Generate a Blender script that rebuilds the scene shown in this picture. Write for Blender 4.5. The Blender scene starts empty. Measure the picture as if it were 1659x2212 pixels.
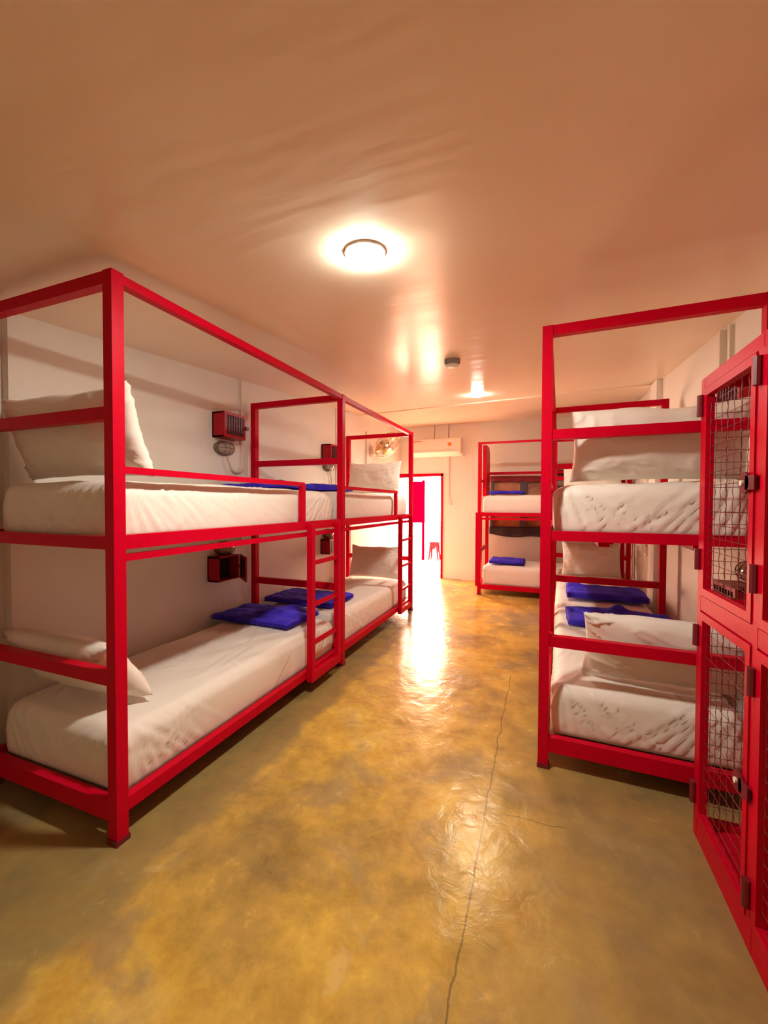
import bpy, bmesh, math, random
from mathutils import Vector, Matrix, noise as mn
random.seed(7)
C = bpy.context.scene.collection
S = bpy.context.scene
PI = math.pi

# ------------------------------------------------------------------ helpers
def new_mat(name):
    m = bpy.data.materials.new(name); m.use_nodes = True
    return m, m.node_tree, m.node_tree.nodes['Principled BSDF']

def simple(name, col, rough=0.5, metal=0.0, spec=0.5, bump=0.0, bscale=60.0, var=0.0, emit=None, estr=0.0, coat=0.0):
    m, nt, b = new_mat(name)
    b.inputs['Base Color'].default_value = (*col, 1)
    b.inputs['Roughness'].default_value = rough
    b.inputs['Metallic'].default_value = metal
    b.inputs['Specular IOR Level'].default_value = spec
    b.inputs['Coat Weight'].default_value = coat
    if emit:
        b.inputs['Emission Color'].default_value = (*emit, 1)
        b.inputs['Emission Strength'].default_value = estr
    if bump or var:
        tc = nt.nodes.new('ShaderNodeTexCoord')
        n = nt.nodes.new('ShaderNodeTexNoise'); n.inputs['Scale'].default_value = bscale
        n.inputs['Detail'].default_value = 4
        nt.links.new(tc.outputs['Object'], n.inputs['Vector'])
        if bump:
            bp = nt.nodes.new('ShaderNodeBump'); bp.inputs['Strength'].default_value = bump
            bp.inputs['Distance'].default_value = 0.01
            nt.links.new(n.outputs['Fac'], bp.inputs['Height'])
            nt.links.new(bp.outputs['Normal'], b.inputs['Normal'])
        if var:
            r = nt.nodes.new('ShaderNodeValToRGB')
            r.color_ramp.elements[0].position = 0.3; r.color_ramp.elements[1].position = 0.7
            r.color_ramp.elements[0].color = (*[c * (1 - var) for c in col], 1)
            r.color_ramp.elements[1].color = (*[min(1, c * (1 + var)) for c in col], 1)
            nt.links.new(n.outputs['Fac'], r.inputs['Fac'])
            nt.links.new(r.outputs['Color'], b.inputs['Base Color'])
    return m

def tag(o, label=None, cat=None, group=None, kind=None):
    if label: o['label'] = label
    if cat: o['category'] = cat
    if group: o['group'] = group
    if kind: o['kind'] = kind
    return o

def link(name, me, mat, parent=None, smooth=False):
    if mat is not None: me.materials.append(mat)
    if smooth:
        for p in me.polygons: p.use_smooth = True
    o = bpy.data.objects.new(name, me); C.objects.link(o)
    if parent is not None: o.parent = parent
    return o

def empty(name, loc, rz=0.0):
    o = bpy.data.objects.new(name, None); C.objects.link(o)
    o.location = loc; o.rotation_euler = (0, 0, rz); o.empty_display_size = 0.1
    return o

class MB:
    """collects simple solids and links them as one mesh object"""
    def __init__(s): s.bm = bmesh.new()
    def box(s, a, b):
        x0, y0, z0 = [min(p, q) for p, q in zip(a, b)]; x1, y1, z1 = [max(p, q) for p, q in zip(a, b)]
        v = [s.bm.verts.new(p) for p in ((x0,y0,z0),(x1,y0,z0),(x1,y1,z0),(x0,y1,z0),(x0,y0,z1),(x1,y0,z1),(x1,y1,z1),(x0,y1,z1))]
        for f in ((0,3,2,1),(4,5,6,7),(0,1,5,4),(1,2,6,5),(2,3,7,6),(3,0,4,7)): s.bm.faces.new([v[i] for i in f])
        return s
    def prism(s, pts, axis, a, b):
        """pts: 2D outline; extruded along axis (0,1,2) from a to b"""
        def P(q, t):
            if axis == 0: return (t, q[0], q[1])
            if axis == 1: return (q[0], t, q[1])
            return (q[0], q[1], t)
        A = [s.bm.verts.new(P(q, a)) for q in pts]; B = [s.bm.verts.new(P(q, b)) for q in pts]
        n = len(pts)
        s.bm.faces.new(A); s.bm.faces.new(B[::-1])
        for i in range(n): s.bm.faces.new([A[i], B[i], B[(i+1) % n], A[(i+1) % n]])
        return s
    def tube(s, pts, r, seg=8, cap=True):
        pts = [Vector(p) for p in pts]; rings = []
        up = Vector((0, 0, 1))
        for i, p in enumerate(pts):
            d = (pts[min(i+1, len(pts)-1)] - pts[max(i-1, 0)]).normalized()
            u = d.cross(up)
            if u.length < 1e-3: u = d.cross(Vector((1, 0, 0)))
            u.normalize(); w = u.cross(d).normalized()
            rr = r[i] if isinstance(r, (list, tuple)) else r
            rings.append([s.bm.verts.new(p + u*rr*math.cos(2*PI*k/seg) + w*rr*math.sin(2*PI*k/seg)) for k in range(seg)])
        for a, b in zip(rings, rings[1:]):
            for k in range(seg): s.bm.faces.new([a[k], a[(k+1) % seg], b[(k+1) % seg], b[k]])
        if cap: s.bm.faces.new(rings[0][::-1]); s.bm.faces.new(rings[-1])
        return s
    def lathe(s, prof, c=(0,0,0), axis='z', seg=24, sx=1.0, sy=1.0):
        """prof: (radius, height) pairs"""
        c = Vector(c); rings = []
        for (r, h) in prof:
            ring = []
            for k in range(seg):
                t = 2*PI*k/seg; a, b = r*math.cos(t)*sx, r*math.sin(t)*sy
                p = {'z': (a, b, h), 'y': (a, h, b), 'x': (h, a, b)}[axis]
                ring.append(s.bm.verts.new(c + Vector(p)))
            rings.append(ring)
        for a, b in zip(rings, rings[1:]):
            for k in range(seg): s.bm.faces.new([a[k], a[(k+1) % seg], b[(k+1) % seg], b[k]])
        s.bm.faces.new(rings[0][::-1]); s.bm.faces.new(rings[-1])
        return s
    def build(s, name, mat, parent=None, smooth=False, bevel=0.0, xf=None):
        if xf is not None: s.bm.transform(xf)
        if bevel:
            es = [e for e in s.bm.edges if len(e.link_faces) == 2 and e.calc_face_angle(0) > 0.6]
            bmesh.ops.bevel(s.bm, geom=es, offset=bevel, segments=2, affect='EDGES', profile=0.5)
        bmesh.ops.recalc_face_normals(s.bm, faces=s.bm.faces[:])
        me = bpy.data.meshes.new(name); s.bm.to_mesh(me); s.bm.free()
        return link(name, me, mat, parent, smooth)

def sm(x): x = max(0.0, min(1.0, x)); return x*x*(3 - 2*x)

# ------------------------------------------------------------------ materials
def wall_material(name, col, spec=0.3, rough=0.6):
    m, nt, b = new_mat(name)
    g = nt.nodes.new('ShaderNodeNewGeometry')
    n = nt.nodes.new('ShaderNodeTexNoise'); n.inputs['Scale'].default_value = 2.2; n.inputs['Detail'].default_value = 6
    nt.links.new(g.outputs['Position'], n.inputs['Vector'])
    r = nt.nodes.new('ShaderNodeValToRGB')
    r.color_ramp.elements[0].position = 0.3; r.color_ramp.elements[1].position = 0.75
    r.color_ramp.elements[0].color = (*[c*0.94 for c in col], 1); r.color_ramp.elements[1].color = (*col, 1)
    nt.links.new(n.outputs['Fac'], r.inputs['Fac']); nt.links.new(r.outputs['Color'], b.inputs['Base Color'])
    n2 = nt.nodes.new('ShaderNodeTexNoise'); n2.inputs['Scale'].default_value = 9; n2.inputs['Detail'].default_value = 8
    nt.links.new(g.outputs['Position'], n2.inputs['Vector'])
    bp = nt.nodes.new('ShaderNodeBump'); bp.inputs['Strength'].default_value = 0.25; bp.inputs['Distance'].default_value = 0.02
    nt.links.new(n2.outputs['Fac'], bp.inputs['Height']); nt.links.new(bp.outputs['Normal'], b.inputs['Normal'])
    b.inputs['Roughness'].default_value = rough; b.inputs['Specular IOR Level'].default_value = spec
    return m

M_wall = wall_material('wall_paint', (0.80, 0.785, 0.715))
def ceiling_material():
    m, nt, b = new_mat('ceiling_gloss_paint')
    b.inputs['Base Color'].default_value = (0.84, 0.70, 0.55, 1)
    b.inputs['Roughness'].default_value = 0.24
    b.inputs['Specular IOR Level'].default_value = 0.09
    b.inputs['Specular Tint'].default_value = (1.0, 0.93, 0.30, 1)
    g = nt.nodes.new('ShaderNodeNewGeometry')
    mp = nt.nodes.new('ShaderNodeMapping'); mp.inputs['Scale'].default_value = (1.2, 5.0, 1.0)
    nt.links.new(g.outputs['Position'], mp.inputs['Vector'])
    n = nt.nodes.new('ShaderNodeTexNoise'); n.inputs['Scale'].default_value = 1.5; n.inputs['Detail'].default_value = 3
    nt.links.new(mp.outputs['Vector'], n.inputs['Vector'])
    bp = nt.nodes.new('ShaderNodeBump'); bp.inputs['Strength'].default_value = 0.16; bp.inputs['Distance'].default_value = 0.02
    nt.links.new(n.outputs['Fac'], bp.inputs['Height']); nt.links.new(bp.outputs['Normal'], b.inputs['Normal'])
    return m
M_ceil = ceiling_material()

def floor_material():
    m, nt, b = new_mat('polished_concrete')
    N = nt.nodes.new; L = nt.links.new
    g = N('ShaderNodeNewGeometry'); sep = N('ShaderNodeSeparateXYZ'); L(g.outputs['Position'], sep.inputs[0])
    def noise(scale, detail, dist=0.0, rough=0.55):
        n = N('ShaderNodeTexNoise'); n.inputs['Scale'].default_value = scale; n.inputs['Detail'].default_value = detail
        n.inputs['Distortion'].default_value = dist; n.inputs['Roughness'].default_value = rough
        L(g.outputs['Position'], n.inputs['Vector']); return n.outputs['Fac']
    def ramp(fac, stops):
        r = N('ShaderNodeValToRGB'); e = r.color_ramp.elements
        while len(e) < len(stops): e.new(0.5)
        for el, (p, c) in zip(e, stops): el.position = p; el.color = (*c, 1)
        L(fac, r.inputs['Fac']); return r.outputs['Color']
    def math_(op, a, c=None):
        n = N('ShaderNodeMath'); n.operation = op
        for i, v in enumerate((a, c)):
            if v is None: continue
            if isinstance(v, (int, float)): n.inputs[i].default_value = v
            else: L(v, n.inputs[i])
        return n.outputs[0]
    def mix(fac, a, c, mode='MIX'):
        n = N('ShaderNodeMix'); n.data_type = 'RGBA'; n.blend_type = mode
        if isinstance(fac, (int, float)): n.inputs[0].default_value = fac
        else: L(fac, n.inputs[0])
        for i, v in ((6, a), (7, c)):
            if isinstance(v, tuple): n.inputs[i].default_value = (*v, 1)
            else: L(v, n.inputs[i])
        return n.outputs[2]
    big = noise(1.1, 8, 0.2, 0.62)
    base = ramp(big, [(0.28, (0.19, 0.135, 0.065)), (0.42, (0.39, 0.245, 0.066)), (0.56, (0.61, 0.38, 0.066)), (0.72, (0.56, 0.40, 0.17))])
    fine = noise(6.0, 10, 0.15, 0.7)
    base = mix(0.7, base, ramp(fine, [(0.28, (0.25, 0.24, 0.23)), (0.5, (0.5, 0.5, 0.5)), (0.74, (0.76, 0.74, 0.68))]), 'OVERLAY')
    # grey worn patches and pale trowel marks
    pt = N('ShaderNodeMapRange'); pt.inputs[1].default_value = 0.54; pt.inputs[2].default_value = 0.64; L(noise(1.9, 8, 0.5, 0.62), pt.inputs[0])
    base = mix(math_('MULTIPLY', pt.outputs[0], 0.6), base, (0.27, 0.20, 0.115))
    pm = N('ShaderNodeMapRange'); pm.inputs[1].default_value = 0.60; pm.inputs[2].default_value = 0.72; L(noise(3.1, 9, 0.6, 0.65), pm.inputs[0])
    base = mix(math_('MULTIPLY', pm.outputs[0], 0.5), base, (0.68, 0.52, 0.29))
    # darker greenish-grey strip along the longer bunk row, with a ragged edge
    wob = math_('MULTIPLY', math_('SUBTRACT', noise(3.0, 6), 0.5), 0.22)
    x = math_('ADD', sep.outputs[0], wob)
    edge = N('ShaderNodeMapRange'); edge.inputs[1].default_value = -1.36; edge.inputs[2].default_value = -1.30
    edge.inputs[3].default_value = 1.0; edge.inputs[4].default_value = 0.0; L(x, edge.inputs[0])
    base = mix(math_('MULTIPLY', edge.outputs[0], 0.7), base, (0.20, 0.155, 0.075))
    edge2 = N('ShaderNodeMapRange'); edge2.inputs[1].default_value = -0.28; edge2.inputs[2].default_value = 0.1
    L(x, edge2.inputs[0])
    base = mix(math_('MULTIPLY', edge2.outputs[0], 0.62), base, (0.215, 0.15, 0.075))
    # hairline crack along the aisle
    cw = math_('MULTIPLY', math_('SUBTRACT', noise(5.0, 5), 0.5), 0.05)
    cx = math_('ABSOLUTE', math_('ADD', math_('ADD', sep.outputs[0], 0.222), cw))
    ln = N('ShaderNodeMapRange'); ln.inputs[1].default_value = 0.0015; ln.inputs[2].default_value = 0.0042
    ln.inputs[3].default_value = 1.0; ln.inputs[4].default_value = 0.0; L(cx, ln.inputs[0])
    yl = math_('LESS_THAN', sep.outputs[1], 3.4)
    crack = math_('MULTIPLY', ln.outputs[0], yl)
    # short cross crack
    cy = math_('ABSOLUTE', math_('ADD', math_('ADD', sep.outputs[1], -1.87), math_('MULTIPLY', cw, 1.5)))
    ln2 = N('ShaderNodeMapRange'); ln2.inputs[1].default_value = 0.001; ln2.inputs[2].default_value = 0.004
    ln2.inputs[3].default_value = 1.0; ln2.inputs[4].default_value = 0.0; L(cy, ln2.inputs[0])
    seg = math_('MULTIPLY', math_('GREATER_THAN', sep.outputs[0], -0.15), math_('LESS_THAN', sep.outputs[0], 0.1))
    crack = math_('MAXIMUM', crack, math_('MULTIPLY', ln2.outputs[0], seg))
    base = mix(math_('MULTIPLY', crack, 0.6), base, (0.07, 0.045, 0.025))
    L(base, b.inputs['Base Color'])
    rr = N('ShaderNodeMapRange'); rr.inputs[1].default_value = 0.35; rr.inputs[2].default_value = 0.7
    rr.inputs[3].default_value = 0.17; rr.inputs[4].default_value = 0.30; L(fine, rr.inputs[0]); L(rr.outputs[0], b.inputs['Roughness'])
    b.inputs['Specular IOR Level'].default_value = 0.34
    hb = noise(9.0, 5, 0.6)
    b.inputs['Specular Tint'].default_value = (1.0, 0.80, 0.58, 1)
    bp = N('ShaderNodeBump'); bp.inputs['Strength'].default_value = 0.30; bp.inputs['Distance'].default_value = 0.014
    L(hb, bp.inputs['Height']); L(bp.outputs['Normal'], b.inputs['Normal'])
    return m
M_floor = floor_material()

M_red = simple('red_gloss_paint', (0.55, 0.0, 0.018), 0.40, spec=0.08, bump=0.08, bscale=40, var=0.06)
M_redbox = simple('red_box_paint', (0.36, 0.003, 0.012), 0.4, spec=0.25)
M_rubber = simple('dark_rubber', (0.05, 0.01, 0.012), 0.6)
M_hinge = simple('dark_red_hinge', (0.16, 0.006, 0.014), 0.45)
M_wire = simple('dark_red_wire', (0.22, 0.02, 0.02), 0.5)
M_ply = simple('bed_board', (0.34, 0.18, 0.10), 0.7, var=0.15, bscale=12)
M_white = simple('white_plastic', (0.80, 0.74, 0.66), 0.45)
M_trunk = simple('white_trunking', (0.74, 0.68, 0.58), 0.5)
M_grey = simple('grey_plastic', (0.23, 0.19, 0.17), 0.5)
M_dark = simple('dark_interior', (0.035, 0.02, 0.025), 0.6)
M_glassy = simple('smoked_pane', (0.05, 0.02, 0.03), 0.4, spec=0.3)
M_lampbody = simple('bronze_plastic', (0.20, 0.12, 0.09), 0.4)
M_lampglass = simple('frosted_lens', (0.42, 0.31, 0.25), 0.2, spec=0.6)
M_steel = simple('polished_steel', (0.60, 0.54, 0.42), 0.25, metal=1.0)
M_blade = simple('brass_blade', (0.62, 0.42, 0.2), 0.3, metal=0.8)
M_orange = simple('orange_sticker', (0.85, 0.24, 0.02), 0.5)
M_cloth = simple('charcoal_cloth', (0.06, 0.042, 0.048), 0.9, bump=0.3, bscale=25)
M_maroon = simple('maroon_cloth', (0.26, 0.02, 0.03), 0.8, bump=0.3, bscale=25)
M_mullion = simple('dark_frame_paint', (0.10, 0.06, 0.075), 0.5)
M_lamp = simple('lit_diffuser', (0.9, 0.9, 0.9), 0.5, emit=(1.0, 0.96, 0.82), estr=122.0)
M_ground = simple('pale_paving', (0.36, 0.33, 0.30), 0.8, var=0.08, bscale=3)
M_plast = simple('red_plastic', (0.55, 0.006, 0.008), 0.9, spec=0.0)
M_banner = simple('crimson_board', (0.55, 0.0, 0.003), 0.9, spec=0.0)
M_mat = simple('pale_doormat', (0.6, 0.58, 0.56), 0.9, bump=0.4, bscale=120)
M_ink = simple('grey_ink', (0.12, 0.11, 0.11), 0.8)

def sheet_material():
    m, nt, b = new_mat('white_sheet')
    b.inputs['Base Color'].default_value = (0.80, 0.735, 0.66, 1)
    b.inputs['Roughness'].default_value = 0.62; b.inputs['Specular IOR Level'].default_value = 0.35
    b.inputs['Sheen Weight'].default_value = 0.15
    tc = nt.nodes.new('ShaderNodeTexCoord')
    mp = nt.nodes.new('ShaderNodeMapping'); mp.inputs['Rotation'].default_value = (0.5, 0.3, 0.6); mp.inputs['Scale'].default_value = (1.0, 2.4, 1.6)
    nt.links.new(tc.outputs['Object'], mp.inputs['Vector'])
    n = nt.nodes.new('ShaderNodeTexNoise'); n.noise_type = 'RIDGED_MULTIFRACTAL'
    n.inputs['Scale'].default_value = 2.2; n.inputs['Detail'].default_value = 2.5; n.inputs['Distortion'].default_value = 0.6; n.inputs['Roughness'].default_value = 0.4
    nt.links.new(mp.outputs['Vector'], n.inputs['Vector'])
    bp = nt.nodes.new('ShaderNodeBump'); bp.inputs['Strength'].default_value = 0.55; bp.inputs['Distance'].default_value = 0.012
    nt.links.new(n.outputs['Fac'], bp.inputs['Height']); nt.links.new(bp.outputs['Normal'], b.inputs['Normal'])
    return m
M_sheet = sheet_material()
def towel_material():
    m, nt, b = new_mat('blue_towel')
    tc = nt.nodes.new('ShaderNodeTexCoord')
    n = nt.nodes.new('ShaderNodeTexNoise'); n.inputs['Scale'].default_value = 6; n.inputs['Detail'].default_value = 6
    nt.links.new(tc.outputs['Object'], n.inputs['Vector'])
    r = nt.nodes.new('ShaderNodeValToRGB')
    r.color_ramp.elements[0].position = 0.35; r.color_ramp.elements[1].position = 0.7
    r.color_ramp.elements[0].color = (0.036, 0.020, 0.46, 1); r.color_ramp.elements[1].color = (0.085, 0.050, 0.78, 1)
    nt.links.new(n.outputs['Fac'], r.inputs['Fac']); nt.links.new(r.outputs['Color'], b.inputs['Base Color'])
    n2 = nt.nodes.new('ShaderNodeTexNoise'); n2.inputs['Scale'].default_value = 14; n2.inputs['Detail'].default_value = 5
    nt.links.new(tc.outputs['Object'], n2.inputs['Vector'])
    bp = nt.nodes.new('ShaderNodeBump'); bp.inputs['Strength'].default_value = 0.5; bp.inputs['Distance'].default_value = 0.02
    nt.links.new(n2.outputs['Fac'], bp.inputs['Height']); nt.links.new(bp.outputs['Normal'], b.inputs['Normal'])
    b.inputs['Roughness'].default_value = 0.85; b.inputs['Specular IOR Level'].default_value = 0.15
    return m
M_towel = towel_material()
def pane_material():
    m, nt, b = new_mat('amber_film_pane')
    tc = nt.nodes.new('ShaderNodeTexCoord')
    w = nt.nodes.new('ShaderNodeTexNoise'); w.inputs['Scale'].default_value = 3.5; w.inputs['Detail'].default_value = 4; w.inputs['Distortion'].default_value = 1.5
    nt.links.new(tc.outputs['Object'], w.inputs['Vector'])
    r = nt.nodes.new('ShaderNodeValToRGB')
    r.color_ramp.elements[0].position = 0.35; r.color_ramp.elements[1].position = 0.68
    r.color_ramp.elements[0].color = (0.42, 0.13, 0.04, 1); r.color_ramp.elements[1].color = (0.66, 0.27, 0.10, 1)
    nt.links.new(w.outputs['Fac'], r.inputs['Fac']); nt.links.new(r.outputs['Color'], b.inputs['Base Color'])
    bp = nt.nodes.new('ShaderNodeBump'); bp.inputs['Strength'].default_value = 0.5; bp.inputs['Distance'].default_value = 0.03
    nt.links.new(w.outputs['Fac'], bp.inputs['Height']); nt.links.new(bp.outputs['Normal'], b.inputs['Normal'])
    b.inputs['Roughness'].default_value = 0.35
    return m
M_pane = pane_material()

# ------------------------------------------------------------------ room shell
YB, YF = 7.3775, -1.6
zc = lambda y: 2.2298 + 0.0781*y
xl = lambda y: -2.532 + 0.0017*y
xr = lambda y: 1.0017 + 0.0183*y
def struct(o): o['kind'] = 'structure'; return o

def side_wall(name, segs, outx, mat):
    """segs: list of (y0,y1,x at y0,x at y1); wall solid from inner face to outx"""
    mb = MB(); bm = mb.bm
    for (y0, y1, xa, xb) in segs:
        v = [bm.verts.new(p) for p in ((xa,y0,0),(xb,y1,0),(outx,y1,0),(outx,y0,0),(xa,y0,zc(y0)+.03),(xb,y1,zc(y1)+.03),(outx,y1,zc(y1)+.03),(outx,y0,zc(y0)+.03))]
        for f in ((0,3,2,1),(4,5,6,7),(0,1,5,4),(1,2,6,5),(2,3,7,6),(3,0,4,7)): bm.faces.new([v[i] for i in f])
    return struct(mb.build(name, mat))
side_wall('wall_left', [(YF, 1.27, xl(YF)-.05, xl(1.27)-.05), (1.27, YB+.2, xl(1.27), xl(YB+.2))], -2.85, M_wall)
side_wall('wall_right', [(YF, YB+.2, xr(YF), xr(YB+.2))], 1.45, M_wall)

DX0, DX1, DZ = -2.60, -1.705, 1.895           # doorway
WX0, WX1, WZ0, WZ1 = -0.84, 0.62, 0.93, 1.80  # back window
mb = MB(); T0, T1 = YB, YB+.18
ztop = zc(YB)+.03
mb.box((-2.70, T0, 0), (DX0, T1, ztop)); mb.box((DX0, T0, DZ), (DX1, T1, ztop))
mb.box((DX1, T0, 0), (WX0, T1, ztop)); mb.box((WX0, T0, 0), (WX1, T1, WZ0)); mb.box((WX0, T0, WZ1), (WX1, T1, ztop))
mb.box((WX1, T0, 0), (1.30, T1, ztop))
struct(mb.build('wall_back', M_wall))
struct(MB().box((-2.8, YF-.15, 0), (1.4, YF, zc(YF)+.25)).build('wall_front', M_wall))
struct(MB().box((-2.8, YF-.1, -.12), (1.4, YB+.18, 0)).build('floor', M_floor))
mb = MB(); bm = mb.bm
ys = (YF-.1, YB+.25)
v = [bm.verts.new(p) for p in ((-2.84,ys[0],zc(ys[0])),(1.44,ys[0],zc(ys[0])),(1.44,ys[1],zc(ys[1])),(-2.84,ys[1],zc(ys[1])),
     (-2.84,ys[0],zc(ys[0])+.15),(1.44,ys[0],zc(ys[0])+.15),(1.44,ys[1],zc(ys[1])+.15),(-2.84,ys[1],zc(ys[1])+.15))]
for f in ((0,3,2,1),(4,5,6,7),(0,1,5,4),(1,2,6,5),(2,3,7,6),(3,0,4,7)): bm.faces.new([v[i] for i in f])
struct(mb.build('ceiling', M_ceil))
# shallow ceiling step near the back wall
mb = MB(); bm = mb.bm
def wedge(x0, x1, ya0, ya1, yb, d):
    v = [bm.verts.new(p) for p in ((x0,ya0,zc(ya0)-d),(x1,ya1,zc(ya1)-d),(x1,yb,zc(yb)-d),(x0,yb,zc(yb)-d),(x0,ya0,zc(ya0)+.02),(x1,ya1,zc(ya1)+.02),(x1,yb,zc(yb)+.02),(x0,yb,zc(yb)+.02))]
    for f in ((0,3,2,1),(4,5,6,7),(0,1,5,4),(1,2,6,5),(2,3,7,6),(3,0,4,7)): bm.faces.new([v[i] for i in f])
wedge(-2.52, 1.10, 5.50, 5.02, YB, .012)
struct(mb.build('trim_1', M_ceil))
# pilasters
struct(MB().box((xl(5)-.01, 4.86, 0), (xl(5)+.022, 5.20, zc(4.86))).build('trim_2', M_wall))
struct(MB().box((xr(4.8)-.052, 4.78, 0), (xr(4.8)+.01, 5.02, zc(4.78))).build('trim_3', M_wall))

# doorway: red metal frame (open)
mb = MB(); t = .05
mb.box((DX0-.005, YB-.015, 0), (DX0+t-.02, T1+.01, DZ)); mb.box((DX1-.028, YB-.015, 0), (DX1+.012, T1+.01, DZ+.015)); mb.box((DX0-.005, YB-.015, DZ-.03), (DX1+.012, T1+.01, DZ+.02))
tag(mb.build('door_1', M_red), kind='structure')

# back window
w = MB(); f = .045
w.box((WX0-.01, YB-.02, WZ0), (WX0+f, T1-.02, WZ1)); w.box((WX1-f, YB-.02, WZ0), (WX1+.01, T1-.02, WZ1))
w.box((WX0, YB-.02, WZ0-.01), (WX1, T1-.02, WZ0+f)); w.box((WX0, YB-.02, WZ1-f), (WX1, T1-.02, WZ1+.01))
w.box((-.36, YB-.02, WZ0), (-.25, T1-.02, WZ1)); w.box((.20, YB-.02, WZ0), (.27, T1-.02, WZ1))
win = struct(w.build('window_1', M_mullion))
for (a, b) in ((WX0+f, -.36), (-.25, .20), (.27, WX1-f)):
    MB().box((a, YB+.05, WZ0+f), (b, YB+.058, WZ1-f)).build('pane', M_pane, win)
struct(MB().box((WX0-.05, T1+.001, WZ0-.05), (WX1+.05, T1+.02, WZ1+.05)).build('trim_4', M_pane))

# drape pieces on the window
def drape(name, x0, x1, z_top, z_bot_fn, y, mat, label, amp=.012, seed=0):
    bm = bmesh.new(); nx, nz = 40, 8; th = .012
    def row(off):
        R = []
        for i in range(nx+1):
            u = i/nx; x = x0+(x1-x0)*u; col = []
            for k in range(nz+1):
                v_ = k/nz; zt = z_top(u) if callable(z_top) else z_top
                z = zt + (z_bot_fn(u)-zt)*v_
                yy = y - amp*(1+math.sin(u*31+seed+v_*2)) * (0.3+0.7*v_) + off
                col.append(bm.verts.new((x, yy, z)))
            R.append(col)
        return R
    A, B = row(0), row(th)
    for i in range(nx):
        for k in range(nz):
            bm.faces.new([A[i][k], A[i+1][k], A[i+1][k+1], A[i][k+1]]); bm.faces.new([B[i][k], B[i][k+1], B[i+1][k+1], B[i+1][k]])
        bm.faces.new([A[i][nz], A[i+1][nz], B[i+1][nz], B[i][nz]]); bm.faces.new([A[i][0], B[i][0], B[i+1][0], A[i+1][0]])
    for i in (0, nx):
        for k in range(nz): bm.faces.new([A[i][k], A[i][k+1], B[i][k+1], B[i][k]])
    bmesh.ops.recalc_face_normals(bm, faces=bm.faces[:])
    me = bpy.data.meshes.new(name); bm.to_mesh(me); bm.free()
    return tag(link(name, me, mat, None, True), label, 'cloth')
drape('hanging_cloth', -.86, .55, lambda u: .965, lambda u: .845 - .02*math.sin(u*9) - .045*sm(u*2.5), YB-.028, M_cloth,
      'charcoal cloth with wavy hem hanging along the lower edge of the back window', seed=1)
drape('window_valance', -.86, .10, lambda u: 1.845 - .02*u, lambda u: 1.755-.02*u, YB-.028, M_maroon,
      'maroon cloth strip draped over the top of the back window', seed=3)

# ------------------------------------------------------------------ bunk frames
PT = 0.05   # tube size
TOPZ = 2.271
def bar(name, p, mat=M_red, **k):
    return MB().box(p[0], p[1]).build(name, M_red if mat is None else mat, k.get('parent'), bevel=.004)

def bunk_row(origin, ang, sg, bays, W, label, group):
    """local frame: x = sg*w (w from aisle to wall), y = along the row"""
    root = empty('bunk_bed', origin, ang)
    tag(root, label, 'bunk bed', group)
    stations = [0.0]
    for b in bays: stations.append(stations[-1]+b)
    X = lambda w: sg*w
    def B(name, w0, w1, s0, s1, z0, z1, par=root, mat=M_red):
        return MB().box((X(w0), s0, z0), (X(w1), s1, z1)).build(name, mat, par, bevel=.004)
    for i, s in enumerate(stations):
        sa, sb = (s, s+PT) if i < len(stations)-1 else (s, s+PT)
        for w0 in (0.0, W-PT):
            p = B('post', w0, w0+PT, sa, sb, 0.012, TOPZ)
            B('foot_cap', w0-.004, w0+PT+.004, sa-.004, sb+.004, 0.0, 0.022, p, M_hinge)
        i0, i1 = PT, W-PT
        B('end_rail', i0, i1, sa+.004, sb-.004, TOPZ-PT, TOPZ)
        B('end_rail', i0, i1, sa+.004, sb-.004, 1.695, 1.745)
        B('end_rail', i0, i1, sa+.004, sb-.004, 1.18, 1.23)
        B('end_rail', i0, i1, sa+.004, sb-.004, .635, .69)
        B('end_rail', i0, i1, sa+.004, sb-.004, .088, .165)
    for i, b in enumerate(bays):
        s0, s1 = stations[i]+PT, stations[i+1]
        B('top_rail', .004, PT-.004, s0, s1, TOPZ-.042, TOPZ-.004)
        for w0 in (.004, W-PT+.004):
            B('side_rail', w0, w0+PT-.008, s0, s1, 1.178, 1.236)
            B('side_rail', w0, w0+PT-.008, s0, s1, .112, .166)
        B('ladder_rail', .008, .036, s0, s1, 1.13, 1.158)
        # guard: one bent tube with a round corner
        g1 = stations[i]+1.395; q = .024
        arc = [(g1-q+q*math.sin(PI/2*k/6), 1.512-q+q*math.cos(PI/2*k/6)) for k in range(7)]
        out = [(s0, 1.484), (s0, 1.512)] + arc + [(g1, 1.236), (g1-.043, 1.236), (g1-.043, 1.484)]
        MB().prism(out, 0, X(.006), X(.036)).build('guard_rail', M_red, root, bevel=.003)
        # ladder, one tube thickness outboard of the frame
        la, lb = stations[i]+1.40, stations[i]+1.80
        lad = B('ladder', -.044, 0.0, la, la+.042, .092, 1.215)
        B('upright', -.044, 0.0, lb, lb+.042, .092, 1.215, lad)
        B('bottom_rung', -.044, 0.0, la+.042, lb, .092, .15, lad)
        for z in (.362, .638, .938):
            B('rung', -.036, -.010, la+.042, lb, z-.014, z+.014, lad)
        # boards that carry the two mattresses
        for (z, nm) in ((.128, 'lower'), (1.199, 'upper')):
            B('bed_board', PT, W-PT, s0+.01, s1-.01, z-.012, z+.012, root, M_ply)
            for q in ((.27, .66) if sg > 0 else ()):
                B('board_bearer', q, q+.05, s0+.001, s1-.001, z-.045, z-.013, root, M_red)
    return root, stations

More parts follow.
